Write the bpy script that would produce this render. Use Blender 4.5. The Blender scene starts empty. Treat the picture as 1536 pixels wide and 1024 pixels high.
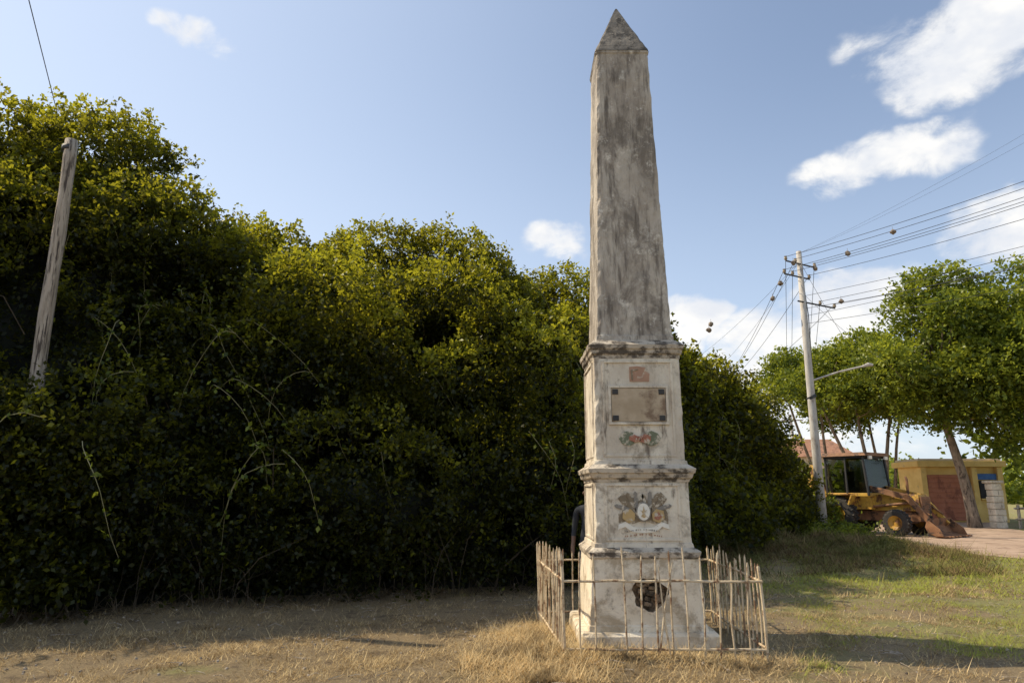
import bpy, math, random
import numpy as np
from mathutils import Vector, Matrix, noise as mn
random.seed(7); rng=np.random.default_rng(7)
S=bpy.context.scene
SUN_AZ=math.radians(-74); SUN_EL=math.radians(48)   # azimuth clockwise from +Y

# ------------------------------------------------------------------ helpers
def link(o,parent=None):
    S.collection.objects.link(o)
    if parent: o.parent=parent
    return o
def empty(name,loc=(0,0,0),rz=0,sc=1):
    e=bpy.data.objects.new(name,None); e.location=loc; e.rotation_euler=(0,0,rz); e.scale=(sc,sc,sc); e.empty_display_size=.3
    return link(e)
class NT:
    def __init__(s,tree): s.t=tree
    def n(s,ty,**k):
        nd=s.t.nodes.new(ty)
        for a,v in k.items():
            if a=='ins':
                for i,val in v.items():
                    if hasattr(val,'is_output') or isinstance(val,bpy.types.NodeSocket): s.t.links.new(val,nd.inputs[i])
                    else: nd.inputs[i].default_value=val
            else: setattr(nd,a,v)
        return nd
    def math(s,op,a,b=0.0,clamp=False):
        return s.n('ShaderNodeMath',operation=op,use_clamp=clamp,ins={0:a,1:b}).outputs[0]
    def mix(s,f,a,b,mode='MIX'):
        nd=s.n('ShaderNodeMix',data_type='RGBA',blend_type=mode)
        for i,val in ((0,f),(6,a),(7,b)):
            if isinstance(val,bpy.types.NodeSocket): s.t.links.new(val,nd.inputs[i])
            else: nd.inputs[i].default_value=(val if i==0 else (*val,1) if len(val)==3 else val)
        return nd.outputs[2]
    def ramp(s,f,lo,hi,a=0.0,b=1.0):
        nd=s.n('ShaderNodeMapRange',interpolation_type='SMOOTHSTEP',ins={0:f,1:lo,2:hi,3:a,4:b}); return nd.outputs[0]
    def noise(s,vec,scale,detail=6,rough=.6,dist=0):
        return s.n('ShaderNodeTexNoise',ins={'Vector':vec,'Scale':scale,'Detail':detail,'Roughness':rough,'Distortion':dist}).outputs[0]
    def mapping(s,vec,sc=(1,1,1),loc=(0,0,0)):
        return s.n('ShaderNodeMapping',ins={0:vec,1:loc,3:sc}).outputs[0]
def newmat(name):
    m=bpy.data.materials.new(name); m.use_nodes=True; m.node_tree.nodes.clear()
    t=NT(m.node_tree); out=t.n('ShaderNodeOutputMaterial')
    return m,t,out
def M(name,c1,c2,c3=None,scale=4,stretch=(1,1,1),thr=(.5,.62),scale3=3,stretch3=None,rough=.85,metal=0,bump=.3,bscale=30,c4=None,thr4=(.6,.7),scale4=14,c5=None,thr5=(.5,.65),scale5=2,st5=(1,1,1)):
    m,t,out=newmat(name)
    co=t.n('ShaderNodeTexCoord').outputs['Object']
    v=t.mapping(co,stretch)
    col=t.mix(t.ramp(t.noise(v,scale,8),.3,.7),c1,c2)
    if c5:
        col=t.mix(t.ramp(t.noise(t.mapping(co,st5,(11,4,2)),scale5,10,.72,.4),*thr5),col,c5)
    if c4:
        v4=t.mapping(co,(1,1,1),(7.1,2.7,.3))
        col=t.mix(t.ramp(t.noise(v4,scale4,8,.75),thr4[0],thr4[1]),col,c4)
    if c3:
        v3=t.mapping(co,stretch3 or stretch,(3.1,1.7,5.3))
        col=t.mix(t.ramp(t.noise(v3,scale3,9,.68),thr[0],thr[1]),col,c3)
    b=t.n('ShaderNodeBump',ins={'Strength':bump,'Distance':.02,'Height':t.noise(v,bscale,8,.7)})
    p=t.n('ShaderNodeBsdfPrincipled',ins={'Base Color':col,'Roughness':rough,'Metallic':metal,'Normal':b.outputs[0]})
    t.t.links.new(p.outputs[0],out.inputs[0])
    return m
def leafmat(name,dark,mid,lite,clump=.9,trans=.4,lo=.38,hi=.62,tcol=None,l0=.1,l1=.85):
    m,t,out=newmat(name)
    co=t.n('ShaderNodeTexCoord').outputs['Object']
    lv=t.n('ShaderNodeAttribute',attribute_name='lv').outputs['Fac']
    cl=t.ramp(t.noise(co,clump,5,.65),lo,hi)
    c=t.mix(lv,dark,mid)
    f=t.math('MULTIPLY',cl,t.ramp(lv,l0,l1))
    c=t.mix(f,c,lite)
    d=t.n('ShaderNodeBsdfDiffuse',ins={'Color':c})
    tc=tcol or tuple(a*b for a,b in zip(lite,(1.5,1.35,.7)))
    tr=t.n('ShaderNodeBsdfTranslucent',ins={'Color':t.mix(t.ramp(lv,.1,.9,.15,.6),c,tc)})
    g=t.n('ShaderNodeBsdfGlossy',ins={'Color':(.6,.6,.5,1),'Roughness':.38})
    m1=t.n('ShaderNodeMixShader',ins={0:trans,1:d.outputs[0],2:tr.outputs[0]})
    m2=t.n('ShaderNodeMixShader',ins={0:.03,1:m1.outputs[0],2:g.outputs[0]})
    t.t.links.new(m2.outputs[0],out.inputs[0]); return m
class MB:
    def __init__(s): s.v=[];s.f=[];s.m=[]
    def add(s,vs,fs,mat=0):
        o=len(s.v); s.v+= [tuple(v) for v in vs]; s.f+=[tuple(i+o for i in f) for f in fs]; s.m+=[mat]*len(fs)
    def box(s,c,size,mat=0,R=None,top=(1,1)):
        hx,hy,hz=[a/2 for a in size]; vs=[]
        for z in (-1,1):
            k=top if z>0 else (1,1)
            for x,y in ((-1,-1),(1,-1),(1,1),(-1,1)):
                p=Vector((x*hx*k[0],y*hy*k[1],z*hz))
                if R: p=R@p
                vs.append(p+Vector(c))
        s.add(vs,[(3,2,1,0),(4,5,6,7),(0,1,5,4),(1,2,6,5),(2,3,7,6),(3,0,4,7)],mat)
    def tube(s,pts,rad,n=8,mat=0,cap=True):
        pts=[Vector(p) for p in pts]
        if not hasattr(rad,'__len__'): rad=[rad]*len(pts)
        vs=[];fs=[]
        for i,p in enumerate(pts):
            d=(pts[min(i+1,len(pts)-1)]-pts[max(i-1,0)]).normalized()
            a=Vector((0,1,0)) if abs(d.y)<.85 else Vector((1,0,0))
            x=d.cross(a).normalized(); y=d.cross(x)
            for k in range(n):
                t=2*math.pi*k/n; vs.append(p+(x*math.cos(t)+y*math.sin(t))*rad[i])
        for i in range(len(pts)-1):
            for k in range(n):
                fs.append((i*n+k,i*n+(k+1)%n,(i+1)*n+(k+1)%n,(i+1)*n+k))
        if cap: fs.append(tuple(range(n))[::-1]); fs.append(tuple((len(pts)-1)*n+k for k in range(n)))
        s.add(vs,fs,mat)
    def prism(s,poly,o,ux,uy,depth,mat=0):
        o=Vector(o);ux=Vector(ux);uy=Vector(uy);nrm=ux.cross(uy).normalized()
        n=len(poly); a=[o+ux*p[0]+uy*p[1] for p in poly]; b=[p+nrm*depth for p in a]
        s.add(a+b,[tuple(range(n))[::-1],tuple(range(n,2*n))]+[(i,(i+1)%n,n+(i+1)%n,n+i) for i in range(n)],mat)
    def obj(s,name,mats,parent=None,smooth=False,bevel=0):
        me=bpy.data.meshes.new(name); me.from_pydata(s.v,[],s.f); me.update()
        for m in mats: me.materials.append(m)
        me.polygons.foreach_set('material_index',s.m)
        if smooth: me.polygons.foreach_set('use_smooth',[True]*len(s.f))
        o=bpy.data.objects.new(name,me); link(o,parent)
        if bevel:
            b=o.modifiers.new('bevel','BEVEL'); b.width=bevel; b.segments=2; b.limit_method='ANGLE'
        return o
def npmesh(name,V,k,mat,lv=None,parent=None):
    V=np.ascontiguousarray(V,dtype=np.float32); n=len(V)//k
    me=bpy.data.meshes.new(name); me.vertices.add(n*k); me.vertices.foreach_set('co',V.ravel())
    me.loops.add(n*k); me.loops.foreach_set('vertex_index',np.arange(n*k,dtype=np.int32))
    me.polygons.add(n); me.polygons.foreach_set('loop_start',np.arange(0,n*k,k,dtype=np.int32))
    me.polygons.foreach_set('loop_total',np.full(n,k,dtype=np.int32))
    me.update(calc_edges=True)
    if lv is not None:
        a=me.attributes.new('lv','FLOAT','POINT'); a.data.foreach_set('value',np.repeat(lv,k).astype(np.float32))
    me.materials.append(mat)
    o=bpy.data.objects.new(name,me); return link(o,parent)
def unit(a): return a/(np.linalg.norm(a,axis=-1,keepdims=True)+1e-9)
def leafquads(c,d,L,W):
    n=unit(rng.normal(size=c.shape)+np.array([0,0,.9])); s=unit(np.cross(d,n))
    L=L[:,None];W=W[:,None]
    return np.stack([c,c+d*L*.45+s*W*.5,c+d*L,c+d*L*.45-s*W*.5],1).reshape(-1,3)
def sprays(blobs,per_m2,k,slen,leaf,away=.35,keep=None,shell=(.72,1.04),cull=0,lit=.0,boost=0.):
    Cs=[];Ds=[];LV=[]; BA=np.array(blobs)
    for bi,(x,y,z,rx,ry,rz) in enumerate(blobs):
        R=np.array([rx,ry,rz]); area=4*math.pi*((rx*ry+rx*rz+ry*rz)/3)
        n=max(4,int(area*per_m2)); d=unit(rng.normal(size=(n,3)))
        ok=(d[:,2]>-.75)&((d[:,1]<.45)|(rng.random(n)<away)); d=d[ok]; n=len(d)
        lump=1+.13*np.sin(d[:,0]*6+x*3)*np.sin(d[:,2]*7+y)+.09*np.sin(d[:,1]*11+z*5)
        r=shell[0]+(shell[1]-shell[0])*rng.random(n)**.6
        p=np.array([x,y,z])+d*R*(r*lump)[:,None]
        if cull:
            q=(p[:,None,:]-BA[None,:,:3])/BA[None,:,3:]; dd=(q**2).sum(-1); dd[:,bi]=9
            m=dd.min(1)>cull**2; p=p[m]; d=d[m]; n=len(d)
            if n==0: continue
        a=unit(d*.6+np.array([0,0,.35])+rng.normal(size=(n,3))*.45)
        ln=slen*(.5+rng.random(n)*.9); ln[rng.random(n)<.06]*=2.0
        base=boost+rng.random(n)+lit*np.clip(d[:,2],-.5,1)*1.8  # upward-facing sprays get a lighter leaf tone: top light painted into colour
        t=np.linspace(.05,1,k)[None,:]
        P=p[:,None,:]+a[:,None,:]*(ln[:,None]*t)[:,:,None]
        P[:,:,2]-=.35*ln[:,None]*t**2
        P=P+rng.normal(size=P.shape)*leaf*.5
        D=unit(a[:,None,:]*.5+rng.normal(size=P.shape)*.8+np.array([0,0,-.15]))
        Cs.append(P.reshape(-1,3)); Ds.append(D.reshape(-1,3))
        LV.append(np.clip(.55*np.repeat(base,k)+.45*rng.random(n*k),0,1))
    C=np.concatenate(Cs);D=np.concatenate(Ds);LV=np.concatenate(LV)
    if keep is not None:
        m=keep(C); C=C[m];D=D[m];LV=LV[m]
    L=leaf*(.7+.7*rng.random(len(C))); W=L*(.5+.25*rng.random(len(C)))
    return leafquads(C,D,L,W),LV

# ------------------------------------------------------------------ ground height
def H(x,y):
    x=np.asarray(x,float);y=np.asarray(y,float)
    h=.018*np.sin(x*1.7+y*.9)+.014*np.sin(x*3.1-y*2.3+1)+.01*np.sin(x*6.3+y*5.1)
    h=h+.36*np.exp(-((x-7.4)/2.6)**2-((y-18.2)/1.7)**2)*(1+.3*np.sin(x*4)+.2*np.sin(y*6+x*2))
    h=h+.16*np.exp(-((x-10)/1.2)**2-((y-20)/2.5)**2)
    h=h+.09*np.exp(-((x-.25)/.5)**2-((y-7.4)/.9)**2)+.05*np.exp(-((y-6.9)/.35)**2)*np.exp(-((x-1.4)/1.3)**4)
    far=np.clip((np.hypot(x,y)-30)/20,0,1)
    road=1/(1+np.exp(-(x-11.6)*4))
    return h*(1-far)*(1-road)

# ------------------------------------------------------------------ materials
def groundmat():
    m,t,out=newmat('dry_grass_soil')
    co=t.n('ShaderNodeTexCoord').outputs['Object']
    sx=t.n('ShaderNodeSeparateXYZ',ins={0:co}).outputs[0]
    a=t.noise(co,.55,6,.6); b=t.noise(co,3,10,.78); c=t.noise(t.mapping(co,(1,2.2,1)),45,6,.8)
    col=t.mix(t.ramp(c,.3,.7),(.15,.105,.055),(.46,.34,.18))
    g=t.math('ADD',a,t.ramp(sx,0,8,-.12,.11))
    col=t.mix(t.math('MULTIPLY',t.ramp(g,.46,.62),.6),col,(.27,.29,.07))
    col=t.mix(t.math('MULTIPLY',t.ramp(b,.5,.64),.75),col,(.12,.08,.048))
    bm=t.n('ShaderNodeBump',ins={'Strength':.8,'Distance':.05,'Height':t.math('ADD',b,c)})
    p=t.n('ShaderNodeBsdfPrincipled',ins={'Base Color':col,'Roughness':.95,'Normal':bm.outputs[0]})
    t.t.links.new(p.outputs[0],out.inputs[0]); return m
def grassmat(name='grass_blades',hay=False):
    m,t,out=newmat(name)
    co=t.n('ShaderNodeTexCoord').outputs['Object']
    sp=t.n('ShaderNodeSeparateXYZ',ins={0:co}); sx=sp.outputs[0]
    lv=t.n('ShaderNodeAttribute',attribute_name='lv').outputs['Fac']
    g=t.math('ADD',t.noise(co,.6,6,.65),t.ramp(sx,0,8,-.14,.09))
    g=t.math('ADD',t.ramp(g,.43,.6),t.math('MULTIPLY',t.math('SUBTRACT',lv,.5),.9))
    straw=t.mix(lv,(.28,.185,.085),(.82,.63,.34))
    straw=t.mix(t.math('MULTIPLY',t.ramp(t.noise(co,2.2,6,.7),.48,.62),.75),straw,(.17,.115,.06))
    col=t.mix(t.ramp(g,.45,.9),straw,(.36,.38,.075))
    if hay: col=t.mix(t.ramp(t.noise(co,1.5,6,.7),.4,.6),t.mix(lv,(.12,.08,.045),(.38,.26,.13)),t.mix(lv,(.10,.11,.035),(.30,.28,.09)))
    d=t.n('ShaderNodeBsdfDiffuse',ins={'Color':col}); tr=t.n('ShaderNodeBsdfTranslucent',ins={'Color':col})
    mx=t.n('ShaderNodeMixShader',ins={0:.3,1:d.outputs[0],2:tr.outputs[0]})
    t.t.links.new(mx.outputs[0],out.inputs[0]); return m
m_ground=groundmat(); m_grass=grassmat(); m_hay=grassmat('cut_hay',True)
m_road=M('dirt_road',(.36,.245,.165),(.47,.335,.235),(.25,.165,.11),scale=.7,scale3=2,bump=.5,bscale=14)
m_shaft=M('weathered_shaft',(.36,.30,.235),(.57,.495,.395),(.13,.105,.08),scale=1.6,stretch=(2.2,2.2,1),thr=(.47,.68),scale3=1.3,stretch3=(8,8,1.0),bump=.8,bscale=14,
  c4=(.70,.63,.52),thr4=(.54,.68),scale4=7,c5=(.205,.168,.128),thr5=(.45,.63),scale5=1.7,st5=(1.6,1.6,.8))
m_ped=M('weathered_plaster',(.58,.49,.375),(.78,.69,.54),(.18,.14,.10),scale=2,stretch=(2,2,1.2),thr=(.54,.70),scale3=2.2,stretch3=(4,4,1.0),bump=.6,bscale=16,
  c4=(.36,.285,.20),thr4=(.55,.7),scale4=9,c5=(.41,.34,.25),thr5=(.49,.63),scale5=2.4)
m_corn=M('stained_cornice',(.47,.395,.30),(.62,.53,.41),(.10,.08,.06),scale=4,thr=(.44,.59),scale3=4,stretch3=(1.5,1.5,2.5),bump=.8,bscale=22)
m_cap=M('dark_cap',(.15,.13,.105),(.28,.24,.19),(.07,.06,.048),scale=4,thr=(.48,.6),scale3=7,bump=.6,bscale=22)
m_plinth=M('plinth_plaster',(.70,.59,.43),(.86,.76,.59),(.24,.18,.12),scale=3,thr=(.54,.69),scale3=3.0,bump=.7,bscale=16,c4=(.42,.31,.19),thr4=(.55,.7),scale4=8,c5=(.46,.37,.25),thr5=(.5,.62),scale5=2.2)
m_hole=M('broken_brick',(.20,.14,.08),(.38,.26,.155),(.07,.05,.03),scale=9,thr=(.46,.58),scale3=8,bump=1,bscale=25)
m_marble=M('stained_marble',(.38,.28,.17),(.56,.44,.30),(.20,.125,.07),scale=3,thr=(.46,.62),scale3=3.5,rough=.6,bump=.15)
m_iron=M('painted_rusty_iron',(.50,.38,.23),(.70,.57,.38),(.22,.12,.06),scale=6,thr=(.48,.6),scale3=7,bump=.4,bscale=60,rough=.7)
m_black=M('black_metal',(.02,.02,.02),(.04,.035,.03),rough=.6)
def paint(name,c,thr=(.5,.6)): return M(name,c,tuple(a*1.2 for a in c),(.57,.49,.37),scale=10,thr=thr,scale3=14,bump=.3)
m_pred=paint('faded_red',(.34,.14,.085)); m_pgreen=paint('faded_green',(.155,.165,.10)); m_pbrown=paint('faded_brown',(.21,.16,.10))
m_pyel=paint('faded_yellow',(.44,.30,.13)); m_pwhite=paint('faded_white',(.76,.71,.6),(.55,.7)); m_pgrey=paint('faded_grey',(.22,.195,.16)); m_pbrick=paint('brick_patch',(.38,.22,.14),(.55,.65))
m_wood=M('weathered_wood',(.32,.26,.19),(.55,.46,.36),(.08,.06,.045),scale=3,stretch=(9,9,.7),thr=(.5,.6),scale3=2.5,bump=.9,bscale=8)
m_conc=M('pole_concrete',(.42,.38,.33),(.55,.51,.45),(.28,.22,.17),scale=3,stretch=(2,2,.6),thr=(.52,.7),bump=.3)
m_wire=M('cable',(.03,.03,.03),(.06,.06,.06),rough=.6)
m_bark=M('bark',(.18,.13,.09),(.32,.25,.18),(.07,.05,.035),scale=5,stretch=(3,3,.8),thr=(.5,.6),bump=.9,bscale=14)
m_twig=M('dry_twig',(.04,.03,.018),(.13,.095,.055),scale=3,bump=.2)
m_vine=M('pale_vine',(.16,.15,.06),(.32,.28,.14),scale=3,bump=.2)
m_core=M('foliage_depth',(.006,.008,.003),(.012,.013,.005),(.003,.004,.002),scale=5,bump=1,bscale=9,rough=1)  # near-black filling of the hedge; shade of its interior painted as colour
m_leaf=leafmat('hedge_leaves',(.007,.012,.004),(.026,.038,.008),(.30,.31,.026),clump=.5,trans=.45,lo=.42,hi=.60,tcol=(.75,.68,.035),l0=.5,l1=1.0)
m_leaf2=leafmat('tree_leaves',(.04,.07,.012),(.13,.18,.025),(.34,.38,.045),clump=.7,trans=.5)

# ------------------------------------------------------------------ world
def world():
    w=bpy.data.worlds.new('World'); S.world=w; w.use_nodes=True; w.node_tree.nodes.clear()
    t=NT(w.node_tree); out=t.n('ShaderNodeOutputWorld')
    sky=t.n('ShaderNodeTexSky',sky_type='NISHITA',sun_disc=False,sun_elevation=SUN_EL,sun_rotation=SUN_AZ%(2*math.pi),air_density=1.0,dust_density=1.0,ozone_density=1.8)
    g=t.n('ShaderNodeTexCoord').outputs['Generated']
    s=t.n('ShaderNodeSeparateXYZ',ins={0:g}); x,y,z=s.outputs
    az=t.math('ARCTAN2',x,y); el=t.math('ARCSINE',z)
    v=t.mapping(g,(1,1,1.6))
    w1=t.math('MULTIPLY',t.math('SUBTRACT',t.noise(v,7,3,.6),.5),.16); w2=t.math('MULTIPLY',t.math('SUBTRACT',t.noise(t.mapping(v,(1,1,1),(5,3,1)),9,3,.6),.5),.09)
    azw=t.math('ADD',az,w1); elw=t.math('ADD',el,w2)
    def blob(dx,dy,dz,ra,re,amp):
        n=math.sqrt(dx*dx+dy*dy+dz*dz); a=math.atan2(dx,dy); e=math.asin(dz/n)
        q=t.math('ADD',t.math('POWER',t.math('ABSOLUTE',t.math('DIVIDE',t.math('SUBTRACT',azw,a),ra)),2.0),
                 t.math('POWER',t.math('ABSOLUTE',t.math('DIVIDE',t.math('SUBTRACT',elw,e),re)),2.0))
        return t.math('MULTIPLY',t.math('SUBTRACT',1.0,q,clamp=True),amp)
    B=[(.71,.887,.67,.15,.07,1.25),(.63,.89,.605,.11,.055,1.15),(.5586,.915,.485,.11,.04,1.1),(.48,.92,.455,.07,.03,.9),(.53,.89,.65,.06,.03,.6),(-.457,.883,.642,.05,.024,.85),(-.50,.883,.67,.03,.02,.6),
       (.075,.945,.358,.06,.04,.95),(.735,.942,.372,.09,.055,1.2),(.2656,.970,.243,.045,.055,1.15),(.373,.977,.225,.10,.055,1.2),
       (.51,.967,.265,.17,.06,1.2),(.44,.98,.17,.3,.06,1.0),(.28,1,.08,.5,.06,.8)]
    acc=None
    for b in B:
        k=blob(*b); acc=k if acc is None else t.math('MAXIMUM',acc,k)
    nz=t.noise(v,12,8,.64,.3)
    f=t.math('ADD',acc,t.math('MULTIPLY',t.math('SUBTRACT',nz,.5),2.8))
    m=t.math('MULTIPLY',t.ramp(f,.05,1.1),t.ramp(acc,.0,.55))
    shade=t.ramp(t.noise(t.mapping(v,(1,1,1),(.03,0,.05)),10,4,.6),.35,.65)
    haze=t.math('ADD',t.ramp(z,-.05,.6,.60,.14),t.ramp(az,.6,-.8,0,.40),clamp=True)
    skyc=t.mix(haze,sky.outputs[0],(5.5,6.3,7.5))
    cloud=t.mix(shade,(5.5,5.7,6.1),(7.0,6.9,6.7))
    col=t.mix(m,skyc,cloud)
    bg=t.n('ShaderNodeBackground',ins={0:col,1:.15})
    t.t.links.new(bg.outputs[0],out.inputs[0])
world()
sl=bpy.data.lights.new('sun','SUN'); sl.energy=5.0; sl.angle=math.radians(.5); sl.color=(1,.87,.66)
so=bpy.data.objects.new('sun',sl); link(so)
sd=Vector((math.sin(SUN_AZ)*math.cos(SUN_EL),math.cos(SUN_AZ)*math.cos(SUN_EL),math.sin(SUN_EL)))
so.rotation_euler=sd.to_track_quat('Z','Y').to_euler(); so.location=(-20,5,30)

# ------------------------------------------------------------------ ground + grass + road
xs=np.concatenate([[-2500,-900,-300,-120,-60,-30],np.arange(-16,24.1,.2),[30,45,70,120,300,900,2500]])
ys=np.concatenate([[-2500,-600,-150,-40,-12],np.arange(-4,34,.2),[38,45,60,90,150,400,1000,3000]])
X,Y=np.meshgrid(xs,ys); Z=H(X,Y); nx=len(xs)
V=np.stack([X.ravel(),Y.ravel(),Z.ravel()],1)
F=[(j*nx+i,j*nx+i+1,(j+1)*nx+i+1,(j+1)*nx+i) for j in range(len(ys)-1) for i in range(nx-1)]
me=bpy.data.meshes.new('ground'); me.from_pydata(V.tolist(),[],F); me.materials.append(m_ground)
me.polygons.foreach_set('use_smooth',[True]*len(F)); link(bpy.data.objects.new('ground',me))
rb=MB(); L=[];Rr=[]
for i in range(60):
    yy=-6+i*1.6; L.append((12.1+.35*math.sin(yy*.9)+.2*math.sin(yy*2.3)+ (0 if yy<34 else (yy-34)*.25),yy,.012)); Rr.append((19.2+.3*math.sin(yy*.7+1)+(max(0,yy-26)*.5),yy,.012))
rb.add(L+Rr,[(i,60+i,60+i+1,i+1) for i in range(59)]); rb.obj('dirt_road',[m_road])
def blades(n,x0,x1,y0,y1,ln,wd,dens=None):
    x=rng.uniform(x0,x1,n);y=y0+(y1-y0)*rng.random(n)**1.25
    if dens is not None:
        k=rng.random(n)<dens(x,y); x=x[k];y=y[k]; n=len(x)
    z=H(x,y)
    ang=rng.uniform(0,2*np.pi,n); tilt=rng.uniform(.1,.85,n)
    l=ln*(.4+rng.random(n)); l[rng.random(n)<.04]*=2.2
    d=np.stack([np.cos(ang)*np.cos(tilt),np.sin(ang)*np.cos(tilt),np.sin(tilt)],1)
    s=np.stack([-np.sin(ang),np.cos(ang),np.zeros(n)],1)
    p=np.stack([x,y,z-.003],1); w=(wd*(.6+.8*rng.random(n)))[:,None]
    return np.stack([p-s*w,p+s*w,p+d*l[:,None]],1).reshape(-1,3), rng.random(n)
inplinth=lambda x,y: ~((np.abs(x-1.43)<.7)&(np.abs(y-8.2)<.7))
def patch(x,y): return np.sin(x*2.1+y+1.5*np.sin(y*1.3))*np.sin(y*3.1-x*1.3)+.5*np.sin(x*6.1+2*np.sin(y*5))*np.sin(y*7.3+x)
def d1(x,y): return inplinth(x,y)*np.where(y>9.6+.25*x,.55,1.0)*np.clip(.5+.65*patch(x,y),.1,1)
a,la=blades(210000,-7.5,7.5,5.6,13,.075,.0036,d1)
b,lb=blades(80000,2.5,12.3,11,27,.12,.007,lambda x,y:np.clip(.65+.5*patch(x*.6,y*.6),.2,1))
c,lc=blades(26000,-.5,3.0,6.2,8.4,.14,.0038,lambda x,y: inplinth(x,y)*np.exp(-((np.maximum(np.abs(x-.3)/.5,0))**2))+ .8*np.exp(-((y-6.9)/.25)**2))
gx,gl_=blades(7000,-7,7,6,10.5,.24,.003,lambda x,y:np.clip(patch(x+3,y*1.2),0,1))
npmesh('grass',np.concatenate([a,b,c,gx]),3,m_grass,np.concatenate([la,lb,np.clip(lc*.4+.6,0,1),gl_*.5+.5]))
e,le=blades(60000,4.0,11.2,13.5,22,.26,.009,lambda x,y: np.clip(H(x,y)*6,0,1)+.35*(patch(x*.7,y*.5)>.35))
npmesh('cut_hay',e,3,m_hay,le)
lt=MB(); random.seed(31)
for i in range(420):
    x=random.uniform(-6.5,7); y=random.uniform(6.1,11); z=float(H(x,y)); r=random.uniform(.006,.02)
    lt.tube([(x,y,z-.005),(x+random.gauss(0,.004),y,z+r*.6),(x,y,z+r)],[r,r*.9,r*.3],5)
for i in range(350):
    x=random.uniform(-6.5,7); y=random.uniform(6.1,11.5); z=float(H(x,y)); a_=random.uniform(0,6.28); l=random.uniform(.05,.3)
    lt.tube([(x,y,z+.012),(x+math.cos(a_)*l*.5,y+math.sin(a_)*l*.5,z+random.uniform(.01,.05)),(x+math.cos(a_)*l,y+math.sin(a_)*l,z+.015)],[.004,.003,.001],4,0,False)
lt.obj('ground_litter',[m_wood])

# ------------------------------------------------------------------ obelisk
CX,CY=1.43,8.2
def lathe(name,prof,mats,parent,amp=.006,n=18):
    pr=[prof[0]]
    for p in prof[1:]:
        q=pr[-1]; d=math.hypot(p[0]-q[0],p[1]-q[1]); k=max(1,int(d/.07))
        for i in range(1,k+1): pr.append((q[0]+(p[0]-q[0])*i/k,q[1]+(p[1]-q[1])*i/k))
    vs=[];fs=[];ms=[]
    for z,w in pr:
        for sx,sy,dx,dy in ((-1,-1,1,0),(1,-1,0,1),(1,1,-1,0),(-1,1,0,-1)):
            for i in range(n):
                t=2*i/n; x=(sx+dx*t)*w; y=(sy+dy*t)*w
                p=Vector((x,y,z)); nn=mn.noise(p*4.3+Vector((3,1,2)))*amp+mn.noise(p*17)*amp*.5
                e=1-min(t,2-t)/.12
                if e>0: nn-= (.006+.024*abs(mn.noise(p*9)))*e
                k=1+nn/max(w,.05)
                vs.append((CX+x*k,CY+y*k,z+mn.noise(p*6+Vector((9,9,9)))*amp*.3))
    N=4*n
    for j in range(len(pr)-1):
        for i in range(N): fs.append((j*N+i,j*N+(i+1)%N,(j+1)*N+(i+1)%N,(j+1)*N+i)); ms.append(0)
    fs.append(tuple(range(N))[::-1]); fs.append(tuple((len(pr)-1)*N+i for i in range(N))); ms+=[0,0]
    b=MB(); b.add(vs,fs); return b.obj(name,mats,parent)
ob=empty('obelisk_monument')
lathe('plinth',[(-.1,.735),(.135,.725),(.165,.70),(.17,.6)],[m_plinth],ob,.014)
base=lathe('base_block',[(.16,.635),(.22,.628),(.23,.618),(.885,.582)],[m_plinth,m_hole],ob)
cb=MB(); pts=[]
for i in range(26):
    a=2*math.pi*i/26; r=1+.07*math.sin(3*a+.6)+.06*math.sin(7*a)+.05*math.cos(5*a); pts.append((.185*r*math.cos(a),.165*r*math.sin(a)))
cb.prism(pts,(1.455,CY-.48,.535),(1,0,0),(0,0,1),.35)
cut=cb.obj('cutter',[m_hole])
md=base.modifiers.new('b','BOOLEAN'); md.object=cut; md.operation='DIFFERENCE'; md.solver='EXACT'
dg=bpy.context.evaluated_depsgraph_get(); nm=bpy.data.meshes.new_from_object(base.evaluated_get(dg))
base.modifiers.clear(); base.data=nm; bpy.data.objects.remove(cut)
for p in nm.polygons:
    c=p.center; p.material_index=0
    if abs(c.x-1.455)<.25 and .3<c.z<.78 and CY-.585<c.y<CY-.2: p.material_index=1
rk=MB(); random.seed(2)
for i in range(22):
    a=random.uniform(0,6.28); r=random.uniform(0,.15)
    rk.box((1.455+r*math.cos(a),CY-.49,.535+.85*r*math.sin(a)),(random.uniform(.05,.1),random.uniform(.03,.10),random.uniform(.03,.05)),0,Matrix.Rotation(random.gauss(0,.3),3,'Y'))
rk.obj('exposed_rubble',[m_hole],ob,bevel=.005)
lathe('lower_ledge',[(.885,.585),(.90,.60),(.955,.61),(.965,.60),(1.0,.548),(1.005,.5)],[m_corn],ob,.012)
lathe('lower_pedestal',[(1.0,.545),(1.04,.54),(1.045,.528),(1.70,.522)],[m_ped],ob)
lathe('middle_cornice',[(1.69,.53),(1.72,.535),(1.735,.56),(1.78,.575),(1.79,.592),(1.835,.60),(1.845,.585),(1.885,.53),(1.89,.48)],[m_corn],ob,.012)
lathe('upper_pedestal',[(1.88,.53),(1.925,.522),(1.93,.505),(3.10,.495)],[m_ped],ob)
lathe('upper_cornice',[(3.08,.50),(3.12,.505),(3.135,.525),(3.18,.535),(3.19,.55),(3.235,.558),(3.245,.545),(3.30,.475),(3.305,.43)],[m_corn],ob,.012)
lathe('shaft',[(3.30,.462),(3.36,.455),(3.37,.44),(7.13,.333),(7.15,.345),(7.18,.345)],[m_shaft],ob,.010)
lathe('pyramidion',[(7.175,.35),(7.2,.345),(8.05,.012),(8.06,.006)],[m_cap],ob,.008)
fr=MB()
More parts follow.
